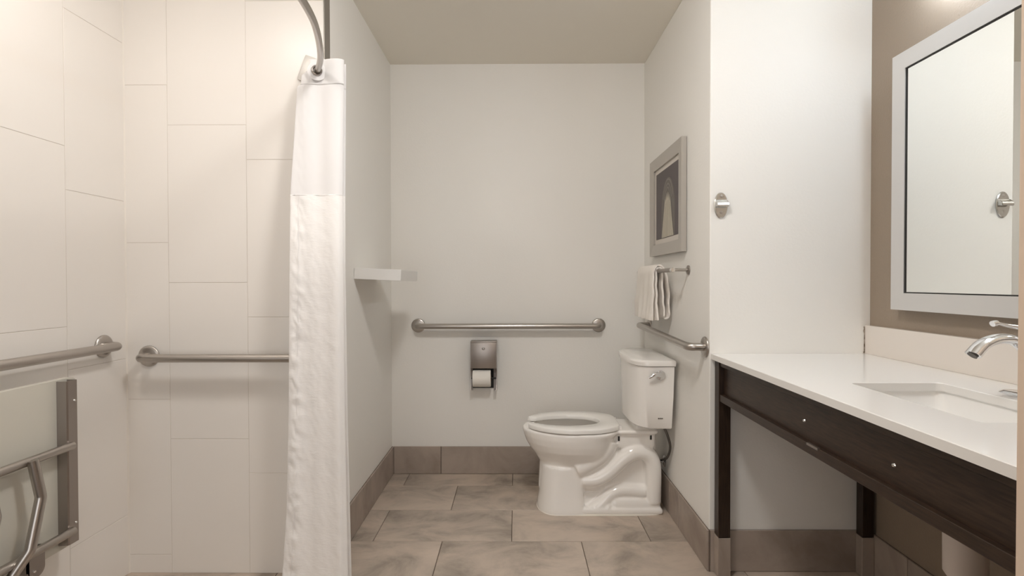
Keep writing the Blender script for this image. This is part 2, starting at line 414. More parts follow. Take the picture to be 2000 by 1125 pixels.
def curtain_pt(u, z):
    xl, xr = lerp_tab(XLt, z), lerp_tab(XRt, z)
    low = max(0, (1.2 - z) / 1.2)
    ctl = [(xl + .012, 1.926), (xl, 1.915), (xl + .03, 1.910), ((xl + xr) / 2, 1.914 + .004 * low), (xr - .02, 1.905), (xr, 1.910), (xr + .012 * low + .002, 1.924),
           (xr - .04, 1.930), (xl + .03, 1.934), (xl - .004, 1.940), (xl + .03, 1.948), (xr - .03, 1.951), (xr + .016 * low, 1.958), (xr - .05, 1.965), (xl + .03, 1.971)]
    n = len(ctl) - 1; s = min(u * n, n - 1e-6); i = int(s); f = s - i
    P = [ctl[max(i - 1, 0)], ctl[i], ctl[i + 1], ctl[min(i + 2, n)]]
    q = [0.5 * (2 * P[1][k] + (P[2][k] - P[0][k]) * f + (2 * P[0][k] - 5 * P[1][k] + 4 * P[2][k] - P[3][k]) * f * f + (3 * P[1][k] - P[0][k] - 3 * P[2][k] + P[3][k]) * f ** 3) for k in (0, 1)]
    return q
def curtain_f(z1, z0, nz, amp, nu=170):
    def f(a, b):
        z = z1 + (z0 - z1) * b
        x, y = curtain_pt(a, z)
        hem = math.exp(-((x - lerp_tab(XLt, z) - .032) / .02) ** 2)
        nn = mnoise.noise(Vector((x * 28, y * 10, z * 9))) * .4 + mnoise.noise(Vector((x * 60, y * 20, z * 34 + x * 20))) * .35
        y += amp * nn * (0.8 + 1.6 * hem) * min(1, abs(z - 1.462) / .03 + .15) + amp * 1.1 * hem * mnoise.noise(Vector((x * 20, 3.3, z * 26)))
        y += .0022 * math.sin((x + 0.8) * 75 + z * 1.5)
        if y > 1.978: y = 1.978
        k_ = min(1, max(0, (1.88 - z) / .75)); k_ = k_ * k_ * (3 - 2 * k_) * .078
        x *= (y - k_) / y; y -= k_
        return (x + amp * .6 * hem * math.sin(z * 60), y, z)
    return grid(bmesh.new(), f, nu, nz)
t = thing('shower_curtain', 'white fabric shower curtain gathered in folds at the tiled wall end', 'curtain', (-0.75, 1.93, 0.03))
cb = obj('curtain_body', curtain_f(1.464, 0.03, 330, .0042), M['cloth'], t, True, angle=180)
cv = obj('curtain_voile', curtain_f(1.882, 1.460, 70, .0012), M['clothh'], t, True, angle=180)
hd = obj('curtain_header', curtain_f(1.975, 1.880, 24, .0006), M['clothh'], t, True, angle=180)
for o_, th in ((cb, .0008), (cv, .0006), (hd, .0016)):
    m_ = o_.modifiers.new('s', 'SOLIDIFY'); m_.thickness = th; m_.offset = 0
def drape(x, y, z):
    k_ = min(1, max(0, (1.88 - z) / .75)); k_ = k_ * k_ * (3 - 2 * k_) * .078
    return x * (y - k_) / y, y - k_
def seam(z, dz, name='seam'):
    bm = bmesh.new(); pts = []
    for k in range(60):
        a = k / 59 * 0.42; x, y = drape(*curtain_pt(a, z), z); pts.append((x, y - .0012, z + dz * k / 59))
    return obj(name, tube(bm, pts, .0008, 6), M['clothh'], t, True)
seam(1.462, 0); seam(1.884, 0)
bm = bmesh.new()
hem_pts = [(*drape(lerp_tab(XLt, z) + .034 + .0012 * math.sin(z * 70), 1.9085 + .001 * math.sin(z * 90), z), z) for z in [1.46 - k * .0095 for k in range(150)]]
obj('hem_stitching', tube(bm, hem_pts, .0007, 6), M['clothh'], t, True)
gr = obj('grommet_ring', lathe(bmesh.new(), [(.017, 0), (.030, .0005), (.034, .003), (.030, .0045), (.017, .004), (.017, 0)], (-0.737, 1.907, RZ - .003), (0.35, -1, 0), 40), M['clothh'], t, True)
obj('metal_eyelet', lathe(bmesh.new(), [(.0125, .001), (.018, .001), (.0200, .006), (.018, .011), (.0135, .009), (.0125, .001)], (-0.737, 1.906, RZ - .001), (0.35, -1, 0), 32), M['steeld'], gr, True)

# ------------------------------------------------------------------ floating shelf
sh = B(0, 0.215, 2.33, 2.72, 0, 0.051, bev=.0015)
sh.transform(Matrix.Translation((XL, 0, 1.158)) @ Matrix.Rotation(math.radians(2.6), 4, 'Y'))
tag(obj('floating_shelf', sh, M['whitep'], loc=(XL, 2.52, 1.16)), 'thick white floating shelf drooping a little from the left alcove wall', 'shelf')

# ------------------------------------------------------------------ toilet paper dispenser
x0, x1, z0, z1, yf = -0.262, -0.110, 0.512, 0.796, 2.955
t = thing('paper_dispenser', 'tall stainless toilet paper dispenser recessed over its lower roll', 'dispenser', (-0.186, YB, z0))
bm = bmesh.new()
side = [(YB, z0), (YB - .072, z0), (YB - .058, z0 + .03), (YB - .050, z0 + .075), (YB - .056, z0 + .11), (YB - .072, z0 + .125), (yf, z0 + .130), (yf, z1 - .008), (yf + .006, z1), (YB, z1)]
obj('side_panel', prism(bmesh.new(), side, 0, x0, x0 + .003), M['steeld'], t)
obj('side_panel', prism(bmesh.new(), side, 0, x1 - .003, x1), M['steeld'], t)
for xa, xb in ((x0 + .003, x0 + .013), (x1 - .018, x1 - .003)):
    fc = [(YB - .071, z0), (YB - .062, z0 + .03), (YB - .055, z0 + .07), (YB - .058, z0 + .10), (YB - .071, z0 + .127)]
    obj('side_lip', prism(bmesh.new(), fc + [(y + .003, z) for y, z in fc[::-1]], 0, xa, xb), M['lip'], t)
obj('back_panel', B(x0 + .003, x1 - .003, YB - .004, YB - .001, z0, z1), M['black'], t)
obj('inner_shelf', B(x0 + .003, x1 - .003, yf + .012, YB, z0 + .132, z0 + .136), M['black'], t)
dr = obj('front_door', B(x0 + .002, x1 - .002, yf - .003, yf + .010, z0 + .128, z1 - .006, bev=.003), M['steeld'], t, True)
obj('top_cover', B(x0, x1, yf + .002, YB, z1 - .008, z1 + .002, bev=.002), M['steeld'], t, True)
obj('keyhole_lock', lathe(bmesh.new(), [(0, .003), (.004, .003), (.005, .0045), (.009, .0035), (.009, 0)], (-0.186, yf - .003, 0.757), (0, -1, 0), 24), M['steel'], dr, True)
t2 = thing('toilet_paper_roll', 'white toilet paper roll in the lower opening of the steel dispenser', 'toilet roll', (-0.196, 2.985, 0.58))
obj('paper', lathe(bmesh.new(), [(.020, -.052), (.048, -.052), (.050, -.050), (.050, .050), (.048, .052), (.020, .052), (.020, -.052)], (-0.197, 2.978, 0.580), (1, 0, 0), 40), M['paper'], t2, True)
obj('cardboard_core', lathe(bmesh.new(), [(.018, -.053), (.020, -.053), (.020, .053), (.018, .053), (.018, -.053)], (-0.197, 2.978, 0.580), (1, 0, 0), 30), M['nib'], t2, True)
obj('spindle', tube(bmesh.new(), [(x0 + .003, 2.978, .58), (x1 - .003, 2.978, .58)], .005), M['black'], t)

# ------------------------------------------------------------------ toilet
YC = 2.605
t = thing('toilet', 'white two-piece toilet with open-front seat standing against the right alcove wall', 'toilet', (0.42, YC, 0))
def egg(xf, xb, hw, z, nf=2.0, nb=2.6, N=48, xm=None):
    """front at xf (low x), widest at xm"""
    xm = xm if xm is not None else xf + (xb - xf) * 0.56
    out = []
    for k in range(N):
        a = 2 * PI * k / N; c, s = math.cos(a), math.sin(a)
        n = nf if c < 0 else nb
        x = xm + math.copysign(abs(c) ** (2 / n), c) * ((xm - xf) if c < 0 else (xb - xm))
        out.append((x, YC + math.copysign(abs(s) ** (2 / n), s) * hw, z))
    return out
bm = bmesh.new()
# bowl
loft(bm, [egg(.115, .47, .085, .10), egg(.120, .50, .100, .19), egg(.122, .50, .114, .235), egg(.098, .50, .138, .275), egg(.072, .495, .157, .308), egg(.052, .495, .170, .342, xm=.31),
          egg(.040, .50, .178, .375, xm=.31), egg(.035, .52, .182, .398, xm=.32), egg(.036, .52, .182, .406, xm=.32), egg(.041, .515, .178, .411, xm=.32)])
# front pedestal column
loft(bm, [egg(.108, .340, .122, 0, 2.0, 9, xm=.20), egg(.110, .340, .121, .02, 2.0, 9, xm=.20), egg(.119, .338, .114, .08, 2.0, 9, xm=.20), egg(.123, .335, .111, .15, 2.0, 9, xm=.21),
          egg(.126, .333, .111, .19, 2.0, 8, xm=.22), egg(.126, .333, .112, .225, 2.0, 6, xm=.23)])
# central web, foot and rear
box(bm, .30, .700, YC - .066, YC + .066, 0.0, .385, bev=.008)
box(bm, .25, .722, YC - .116, YC + .116, 0.0, .030, bev=.010)
box(bm, .46, .718, YC - .106, YC + .106, 0.0, .078, bev=.030)
# deck
loft(bm, [egg(.42, .702, .104, .392, 2.5, 8), egg(.40, .706, .116, .398, 2.5, 8), egg(.40, .706, .116, .408, 2.5, 8), egg(.41, .702, .112, .413, 2.5, 8)])
box(bm, .50, .688, YC - .098, YC + .098, .322, .40, bev=.012)
box(bm, .60, .700, YC - .085, YC + .085, .405, .455, bev=.01)
def mirr(pts): return [pts, [(x, 2 * YC - y, z) for x, y, z in pts]]
for P in mirr(cat([(.330, YC - .075, .160), (.395, YC - .082, .166), (.452, YC - .084, .196), (.497, YC - .084, .238), (.540, YC - .084, .276), (.590, YC - .082, .300), (.640, YC - .080, .296), (.672, YC - .078, .262), (.682, YC - .078, .20), (.682, YC - .078, .05)], 6)):
    n = len(P); tube(bm, P, [.038 + .003 * math.sin(PI * i / n) for i in range(n)], 18)
for P in mirr(cat([(.300, YC - .070, .222), (.350, YC - .072, .246), (.405, YC - .074, .280), (.440, YC - .074, .320), (.455, YC - .070, .360)], 6)):
    tube(bm, P, .058, 20)
for P in mirr(cat([(.385, YC - .080, .01), (.430, YC - .074, .045), (.468, YC - .068, .082), (.515, YC - .064, .102), (.570, YC - .064, .104), (.640, YC - .068, .098)], 6)):
    tube(bm, P, .033, 14)
for s in (-1, 1):
    lathe(bm, [(.014, -.02), (.014, .006), (.010, .016), (0, .019)], (.455, YC + s * .100, .028), (0, 0, 1), 16)
cut = bmesh.new()
loft(cut, [egg(.22, .40, .05, .16, xm=.33), egg(.16, .44, .085, .22, xm=.32), egg(.105, .475, .125, .30, xm=.30), egg(.085, .485, .138, .36, xm=.29), egg(.082, .487, .140, .43, xm=.29)])
bowl = obj('bowl', bm, M['porc'], t, True, angle=180)
cutter = obj('cutter', cut, M['porc'], t)
r_ = bowl.modifiers.new('r', 'REMESH'); r_.mode = 'VOXEL'; r_.voxel_size = 0.0045; r_.use_smooth_shade = True
b_ = bowl.modifiers.new('b', 'BOOLEAN'); b_.operation = 'DIFFERENCE'; b_.object = cutter; b_.solver = 'EXACT'
r2 = bowl.modifiers.new('r2', 'REMESH'); r2.mode = 'VOXEL'; r2.voxel_size = 0.0045; r2.use_smooth_shade = True
s_ = bowl.modifiers.new('sm', 'SMOOTH'); s_.factor = 0.5; s_.iterations = 5
apply_mods(bowl); bpy.data.objects.remove(cutter)
for p in bowl.data.polygons: p.use_smooth = True
obj('bowl_water', prism(bmesh.new(), [(p[0], p[1]) for p in egg(.20, .42, .07, 0, xm=.33)], 2, .168, .190), mat('toilet_water', (.36, .36, .34), .05), t)
for x, z in ((.507, .372), (.664, .378)):
    obj('bolt_slot', B(x - .004, x + .004, YC - .1015, YC - .094, z - .012, z + .010, bev=.0008), M['black'], t)
obj('caulk_joint', loft(bmesh.new(), [egg(.106, .7235, .1235, 0.0, 2.0, 9, xm=.20), egg(.108, .7225, .1215, 0.004, 2.0, 9, xm=.20)]), M['caulk'], t)
# seat
def ring_seat():
    N = 72; zt, zb = .438, .4165
    outer, inner = [], []
    bm = bmesh.new()
    # angles from just past the front gap round to it again; a=pi is the front
    hx0, hx1, hw, hm = .085, .425, .098, .275
    prev = None; first = None
    for k in range(N + 1):
        a = -PI + 0.36 + (2 * PI - 0.72) * k / N
        c, s = math.cos(a), math.sin(a)
        n = 2.0 if c < 0 else 7.0
        ox = .300 + math.copysign(abs(c) ** (2 / n), c) * ((.300 - .047) if c < 0 else .216)
        oy = math.copysign(abs(s) ** (2 / n), s) * .184
        if ox > .34: oy *= 1 - 0.36 * ((ox - .34) / .176) ** 1.5
        ai = a if abs(a) < 2.6 else a
        ci, si = math.cos(ai), math.sin(ai)
        ix = hm + ci * ((hm - hx0) if ci < 0 else (hx1 - hm)); iy = si * hw
        if abs(a) > 2.45:   # straight lips beside the gap
            q = (abs(a) - 2.45) / (PI - .36 - 2.45); q = q * q; iy = math.copysign(abs(iy) * (1 - q) + .056 * q, iy); ix = ix * (1 - q) + (ox + .010) * q
            oy = math.copysign(max(abs(oy), .064), oy)
        o_, i_ = Vector((ox, oy, 0)), Vector((ix, iy, 0)); d = (i_ - o_)
        e = min(.007, d.length * .3); dn = d.normalized() * e
        pr = [o_ + Vector((0, 0, zb)), o_ + Vector((0, 0, zt - .007)), o_ + dn * .3 + Vector((0, 0, zt - .002)), o_ + dn + Vector((0, 0, zt)),
              i_ - dn * 1.6 + Vector((0, 0, zt - .001)), i_ - dn * .4 + Vector((0, 0, zt - .005)), i_ + Vector((0, 0, zt - .013)), i_ + Vector((0, 0, zb))]
        ring = [bm.verts.new(p + Vector((0, YC, 0))) for p in pr]
        if prev:
            for j in range(8): bm.faces.new((prev[j], prev[(j + 1) % 8], ring[(j + 1) % 8], ring[j]))
        else: first = ring
        prev = ring
    bm.faces.new(first); bm.faces.new(prev[::-1])
    return bm
obj('seat', ring_seat(), M['seatp'], t, True, angle=45)
for s in (-1, 1):
    obj('seat_hinge', B(.500, .526, YC + s * .075 - .014, YC + s * .075 + .014, .409, .430, bev=.005), M['seatp'], t, True)
for x, y in ((.13, .105), (.13, -.105), (.40, .150), (.40, -.150)):
    obj('seat_bumper', B(x - .015, x + .015, YC + y - .006, YC + y + .006, .409, .418, bev=.002), M['seatp'], t)
# tank
def dshape(xf, xs, xb, hw, z, n=26):
    xs = xf + .105; e = 2 / 2.9
    out = [(xb, YC - hw, z)]
    for k in range(n + 1):
        a = PI * k / n; c = -math.cos(a)
        out.append((xs - (xs - xf) * abs(math.sin(a)) ** e, YC + hw * math.copysign(abs(c) ** e, c), z))
    out.append((xb, YC + hw, z)); return out
bm = loft(bmesh.new(), [dshape(.568, .600, .728, .205, .450), dshape(.560, .594, .732, .211, .456), dshape(.556, .590, .738, .217, .60), dshape(.551, .583, .742, .220, .744)])
bmesh.ops.bevel(bm, geom=[e for e in bm.edges if len(e.link_faces) == 2 and e.calc_face_angle(0) > 1.2], offset=.006, segments=3, affect='EDGES')
tank = obj('tank', bm, M['porc'], t, True, angle=50)
bm = loft(bmesh.new(), [dshape(.552, .584, .743, .219, .7455), dshape(.545, .577, .746, .2255, .7475), dshape(.543, .576, .748, .2265, .765), dshape(.547, .580, .746, .223, .773), dshape(.560, .592, .738, .212, .777)])
obj('tank_lid', bm, M['porc'], t, True, angle=35)
hd_ = obj('flush_lever', lathe(bmesh.new(), [(0, .012), (.012, .012), (.021, .008), (.023, .003), (.023, 0)], (.676, YC - .2195, .706), (0, -1, 0), 28), M['chrome'], tank, True)
lv = cat([(.676, YC - .236, .710), (.655, YC - .241, .713), (.635, YC - .243, .706), (.618, YC - .240, .696)], 6)
n = len(lv)
hd2 = obj('lever_arm', tube(bmesh.new(), lv, [.013 - .007 * i / n for i in range(n)], 16, sx=.6), M['chrome'], tank, True)
for i, dx in enumerate((0, .0055, .0105, .015, .0195)):
    obj('logo_letter', B(.667 + dx, .667 + dx + (.0045 if i == 0 else .0032), YC - .2155, YC - .2125, .4985, .5035 if i % 2 == 0 else .5025), M['logo'], tank)
# water supply hose and stop valve
t = thing('supply_valve', 'small chrome stop valve with braided hose behind the toilet', 'valve', (XR, 2.62, 0.22))
obj('valve_flange', lathe(bmesh.new(), [(0, .006), (.02, .006), (.028, 0)], (XR, 2.62, .22), (-1, 0, 0), 24), M['chrome'], t, True)
obj('valve_body', tube(bmesh.new(), [(XR - .004, 2.62, .22), (XR - .045, 2.62, .22)], .009), M['chrome'], t, True)
obj('valve_handle', tube(bmesh.new(), [(XR - .040, 2.605, .22), (XR - .040, 2.585, .22)], .014, sx=.6), M['chrome'], t, True)
obj('braided_hose', tube(bmesh.new(), cat([(XR - .040, 2.62, .225), (XR - .036, 2.56, .245), (XR - .022, 2.50, .28), (XR - .016, 2.47, .34), (XR - .030, 2.47, .40), (XR - .050, 2.49, .450)], 8), .006, 10), M['rubber'], t, True)

# ------------------------------------------------------------------ towel bar and towel
t = thing('towel_bar', 'slim steel towel bar on the right alcove wall under the picture', 'towel bar', (XR, 2.55, 1.195))
TY0, TY1, TZ, TX = 2.262, 2.868, 1.194, .692
for y in (TY0 - .004, TY1):
    n = obj('post_flange', lathe(bmesh.new(), [(0, .007), (.017, .007), (.0205, .005), (.0205, 0)], (XR, y, TZ), (-1, 0, 0), 28), M['steeld'], t, True)
    obj('post', tube(bmesh.new(), [(XR - .006, y, TZ), (TX - .004, y, TZ)], .0065), M['steel'], t, True)
    obj('post_collar', lathe(bmesh.new(), [(0, -.012), (.009, -.012), (.010, -.008), (.010, .010), (.008, .012), (0, .012)], (TX, y, TZ), (0, 1, 0), 20), M['bolt'], t, True)
obj('bar', tube(bmesh.new(), [(TX, TY0, TZ), (TX, TY1, TZ)], .0095, 18), M['steeld'], t, True)
def towel_bm():
    ctl = [(-.012, -.236), (-.014, -.12), (-.0135, -.02), (-.010, .009), (0, .015), (.010, .009), (.0145, -.03), (.016, -.10), (.020, -.165), (.024, -.205), (.032, -.228), (.043, -.222), (.050, -.19), (.050, -.14),
           (.040, -.06), (.026, -.005), (.016, .018), (0, .027), (-.016, .020), (-.024, -.01), (-.027, -.08), (-.031, -.16), (-.036, -.238)]
    C = cat([(a, b, 0) for a, b in ctl], 7); nu = len(C); bm = bmesh.new()
    def f(a, b):
        c = C[round(a * (nu - 1))]; x, z = c.x, c.y
        low = max(0, -z) / .24; side = 2 * b - 1
        wy = .155 + (.028 * low if x < -.005 else -.012 * low)
        y = 2.625 + side * wy * (1.0 if side > 0 or x < 0 else 1.04)
        if x < -.02: y += .012 * low
        w1 = mnoise.noise(Vector((a * 11, b * 7, 1.3))) * .010 * (0.25 + low) + mnoise.noise(Vector((z * 22, b * 2, 5))) * .004 + math.sin(b * 11 + a * 4) * .0022 * low
        return (TX + x + w1, y + mnoise.noise(Vector((a * 7, 0, b * 3))) * .012 + mnoise.noise(Vector((a * 30, z * 30, b))) * .006, TZ + z + mnoise.noise(Vector((b * 3, a * 3, 4))) * .006 * low)
    return grid(bm, f, nu, 40)
tw = tag(obj('hand_towel', towel_bm(), M['towel'], smooth=True, loc=(TX, 2.62, TZ), angle=180), 'white hand towel folded over the towel bar above the toilet tank', 'towel')
m_ = tw.modifiers.new('s', 'SOLIDIFY'); m_.thickness = .0085; m_.offset = 0
m_ = tw.modifiers.new('b', 'BEVEL'); m_.width = .002; m_.segments = 2; m_.limit_method = 'ANGLE'

# ------------------------------------------------------------------ framed picture
PY0, PY1, PZ0, PZ1, PXF = 2.283, 2.815, 1.278, 1.788, XR - .026
t = thing('framed_picture', 'grey framed abstract print hanging on the right alcove wall', 'picture', (XR, (PY0 + PY1) / 2, PZ0))
fwid = .058
def frame_side(p):   # p: four (y,z) corners: outer a, outer b, inner b, inner a
    bm = bmesh.new()
    a, b, c, d = p
    V = []
    for x, q in ((XR - .002, (a, b, c, d)), (PXF, (a, b, c, d))): V.append([(x, y, z) for y, z in q])
    V[1][2] = (PXF + .006, *p[2]); V[1][3] = (PXF + .006, *p[3])
    return loft(bm, V)
O = [(PY0, PZ0), (PY1, PZ0), (PY1, PZ1), (PY0, PZ1)]
I = [(PY0 + fwid, PZ0 + fwid), (PY1 - fwid, PZ0 + fwid), (PY1 - fwid, PZ1 - fwid), (PY0 + fwid, PZ1 - fwid)]
for k in range(4):
    obj('frame_rail', frame_side([O[k], O[(k + 1) % 4], I[(k + 1) % 4], I[k]]), M['pframe'], t)
xm = XR - .012
obj('mount_board', B(xm, xm + .006, PY0 + fwid - .004, PY1 - fwid + .004, PZ0 + fwid - .004, PZ1 - fwid + .004), M['matb'], t)
def flat(name, pts, d, m, parent): return obj(name, prism(bmesh.new(), pts, 0, xm - d, xm - d + .0006), m, parent)
ya, yb, za, zb = 2.366, 2.732, 1.362, 1.706
pr = flat('print', [(ya, za), (yb, za), (yb, zb), (ya, zb)], .0008, M['printbg'], t)
yc_ = 2.525
def ell(ry, rz, cz, a0=0, a1=360, n=28): return [(yc_ + ry * math.cos(math.radians(a0 + (a1 - a0) * k / n)), cz + rz * math.sin(math.radians(a0 + (a1 - a0) * k / n))) for k in range(n + (a1 - a0 < 360))]
flat('dome', ell(.108, .155, 1.500, 0, 180) + [(yc_ - .108, za + .002), (yc_ + .108, za + .002)], .0014, M['printmid'], pr)
for j, (ry, rz) in enumerate(((.088, .130), (.066, .108), (.046, .090))):
    o_ = ell(ry, rz, 1.520, 18, 162, 20); i_ = ell(ry - .007, rz - .008, 1.520, 18, 162, 20)
    flat('arc', o_ + i_[::-1], .0019 + j * .0004, M['printring'], pr)
nray = 7
for k in range(nray):
    b0 = yc_ - .098 + .196 * k / nray; b1 = yc_ - .098 + .196 * (k + 1) / nray
    t0 = yc_ - .052 + .104 * k / nray; t1 = yc_ - .052 + .104 * (k + 1) / nray
    tip = 1.530 + .040 * math.sin(PI * (k + .5) / nray)
    flat('ray', [(b0, za + .002), (b1, za + .002), (t1, tip - .02), ((t0 + t1) / 2, tip + .015), (t0, tip - .02)], .0032 + .0003 * (k % 2), M['printpale'], pr)
    flat('ray_edge', [(b0, za + .002), (b0 + .004, za + .002), (t0 + .002, tip - .025), (t0, tip - .025)], .0042, M['printray'], pr)

# ------------------------------------------------------------------ robe hook
HX, HZ, HY = .806, 1.441, YR
t = thing('robe_hook', 'small chrome robe hook on the white stub wall', 'hook', (HX, HY, HZ))
def oval(rx, rz, z, y, N=36): return [(HX + rx * math.cos(2 * PI * k / N), y, z + rz * math.sin(2 * PI * k / N)) for k in range(N)]
obj('backplate', loft(bmesh.new(), [oval(.027, .051, HZ, HY), oval(.027, .051, HZ, HY - .003), oval(.024, .048, HZ, HY - .006)]), M['satin'], t, True)
bm = prism(bmesh.new(), [(HY - .005, HZ + .022), (HY - .012, HZ + .016), (HY - .021, HZ + .012), (HY - .026, HZ + .006), (HY - .026, HZ - .006), (HY - .020, HZ - .008), (HY - .014, HZ - .003), (HY - .005, HZ - .006)], 0, HX - .023, HX + .023)
bmesh.ops.bevel(bm, geom=list(bm.edges), offset=.0014, segments=2, affect='EDGES')
obj('hook_ledge', bm, M['satin'], t, True)
for z in (HZ + .035, HZ - .028):
    obj('screw', lathe(bmesh.new(), [(0, .002), (.005, .0015), (.006, 0)], (HX, HY - .006, z), (0, -1, 0), 14), M['steel'], t, True)

# ------------------------------------------------------------------ mirror
t = thing('wall_mirror', 'large wall mirror with a wide pale silver frame above the counter', 'mirror', (XV, 1.22, 1.041))
y0, y1, z0, z1, fx, fwid = 0.60, 1.846, 1.042, 1.940, 1.349, .0595
O = [(y0, z0), (y1, z0), (y1, z1), (y0, z1)]; I = [(y0 + fwid, z0 + fwid), (y1 - fwid, z0 + fwid), (y1 - fwid, z1 - fwid), (y0 + fwid, z1 - fwid)]
for k in range(4):
    a, b, c, d = O[k], O[(k + 1) % 4], I[(k + 1) % 4], I[k]
    obj('frame_rail', loft(bmesh.new(), [[(XV - .001, *q) for q in (a, b, c, d)], [(fx, *q) for q in (a, b, c, d)]]), M['mframe'], t)
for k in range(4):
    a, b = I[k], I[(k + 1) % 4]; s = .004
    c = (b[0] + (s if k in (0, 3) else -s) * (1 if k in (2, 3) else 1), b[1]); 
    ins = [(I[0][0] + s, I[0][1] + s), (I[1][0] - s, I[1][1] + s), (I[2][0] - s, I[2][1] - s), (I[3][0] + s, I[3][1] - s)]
    obj('shadow_gap_strip', loft(bmesh.new(), [[(XV - .002, *q) for q in (a, b, ins[(k + 1) % 4], ins[k])], [(fx + .003, *q) for q in (a, b, ins[(k + 1) % 4], ins[k])]]), M['black'], t)  # black strip painting the shadow gap between frame and glass
obj('mirror_glass', B(fx + .0055, fx + .012, y0 + fwid + .003, y1 - fwid - .003, z0 + fwid + .003, z1 - fwid - .003), M['mirror'], t)

# ------------------------------------------------------------------ vanity
VF, CT, CB = .770, .859, .837
VY0 = .572
t = thing('vanity_counter', 'white quartz vanity countertop with rectangular sink cutout on dark wood base', 'countertop', (1.08, 1.3, CB))
SX0, SX1, SY0, SY1 = .937, 1.190, 1.03, 1.436
def slab_with_hole():
    bm = bmesh.new(); r = .018
    def rr(x0, x1, y0, y1, r, z, n=5):
        out = []
        for cx_, cy_, a0 in ((x1 - r, y1 - r, 0), (x0 + r, y1 - r, 90), (x0 + r, y0 + r, 180), (x1 - r, y0 + r, 270)):
            for k in range(n + 1):
                a = math.radians(a0 + 90 * k / n); out.append((cx_ + r * math.cos(a), cy_ + r * math.sin(a), z))
        return out
    e = .0015
    rings = [rr(VF, XV - .001, VY0, YR - .001, .0012, CB), rr(VF, XV - .001, VY0, YR - .001, .0012, CT - e), rr(VF + e, XV - .001 - e, VY0 + e, YR - .001 - e, .001, CT),
             rr(SX0 - e, SX1 + e, SY0 - e, SY1 + e, r, CT), rr(SX0, SX1, SY0, SY1, r, CT - e), rr(SX0, SX1, SY0, SY1, r, CB), rr(VF, XV - .001, VY0, YR - .001, .0012, CB)]
    loft(bm, rings, False, False); bmesh.ops.remove_doubles(bm, verts=bm.verts, dist=1e-6); return bm
obj('slab', slab_with_hole(), M['quartz'], t, True, angle=30)
tag(obj('backsplash', B(XV - .020, XV, VY0, YR - .001, CT, .970, bev=.001), M['quartze'], loc=(XV - .01, 1.3, CT)), 'low white quartz backsplash strip along the taupe wall behind the counter', 'backsplash')
# sink
t = thing('sink', 'white rectangular undermount sink set in the quartz counter', 'sink', (1.065, 1.233, .72))
def rr3(x0, x1, y0, y1, r, z, n=6):
    out = []
    for cx_, cy_, a0 in ((x1 - r, y1 - r, 0), (x0 + r, y1 - r, 90), (x0 + r, y0 + r, 180), (x1 - r, y0 + r, 270)):
        for k in range(n + 1):
            a = math.radians(a0 + 90 * k / n); out.append((cx_ + r * math.cos(a), cy_ + r * math.sin(a), z))
    return out
a, b, c, d = SX0 - .006, SX1 + .006, SY0 - .006, SY1 + .006
rings = [rr3(a - .02, b + .02, c - .02, d + .02, .03, CB - .001), rr3(a, b, c, d, .022, CB - .001), rr3(a, b, c, d, .022, CB - .006), rr3(a + .012, b - .012, c + .018, d - .018, .03, .765),
         rr3(a + .03, b - .03, c + .04, d - .04, .04, .728), rr3(a + .07, b - .07, c + .10, d - .10, .04, .716), rr3(1.065 - .022, 1.065 + .022, 1.233 - .022, 1.233 + .022, .0215, .712)]
bm = bmesh.new(); loft(bm, rings, False, True)
outr = [rr3(a - .02, b + .02, c - .02, d + .02, .03, CB - .001), rr3(a - .02, b + .02, c - .02, d + .02, .03, CB - .014), rr3(a - .004, b + .004, c - .002, d + .002, .03, CB - .02), rr3(a + .01, b - .01, c + .02, d - .02, .04, .715), rr3(a + .06, b - .06, c + .09, d - .09, .04, .702)]
loft(bm, outr, False, True); bmesh.ops.remove_doubles(bm, verts=bm.verts, dist=1e-5)
obj('basin', bm, M['basin'], t, True, angle=50)
obj('drain', lathe(bmesh.new(), [(0, .001), (.012, .001), (.013, .004), (.020, .004), (.0215, .0)], (1.065, 1.233, .7125), (0, 0, 1), 24), M['chrome'], t, True)
# faucet
FX, FY = 1.262, 1.250
t = thing('faucet', 'chrome single-lever faucet with arched spout on the counter', 'faucet', (FX, FY, CT))
bm = bmesh.new()
def stad(hx, hy, z, n=12):
    out = []
    for k in range(n + 1): a = PI * k / n; out.append((FX + hx * math.cos(a), FY + hy - hx + hx * math.sin(a), z))
    for k in range(n + 1): a = PI + PI * k / n; out.append((FX + hx * math.cos(a), FY - hy + hx + hx * math.sin(a), z))
    return out
obj('base_plate', loft(bm, [stad(.028, .078, CT), stad(.028, .078, CT + .002), stad(.022, .070, CT + .007)]), M['chrome'], t, True)
obj('body', lathe(bmesh.new(), [(.026, .005), (.023, .012), (.019, .03), (.0175, .09), (.020, .125), (.0215, .14), (.020, .152), (0, .156)], (FX, FY, CT), (0, 0, 1), 32), M['chrome'], t, True)
sp = cat([(FX - .004, FY, CT + .075), (FX - .020, FY, CT + .115), (FX - .052, FY, CT + .140), (FX - .090, FY, CT + .143), (FX - .124, FY, CT + .130), (FX - .148, FY, CT + .105)], 8)
n = len(sp)
obj('spout', tube(bmesh.new(), sp, [.013 - .001 * i / n for i in range(n)], 24, sx=[1.0 + .75 * i / n for i in range(n)]), M['chrome'], t, True)
obj('aerator', lathe(bmesh.new(), [(0, -.001), (.010, -.001), (.011, .002), (0, .002)], (FX - .1485, FY, CT + .1042), (-.69, 0, -.72), 20), M['rubber'], t, True)
lv = cat([(FX, FY, CT + .160), (FX - .03, FY, CT + .170), (FX - .065, FY, CT + .176), (FX - .085, FY, CT + .181), (FX - .094, FY, CT + .182), (FX - .102, FY, CT + .180)], 6)
n = len(lv)
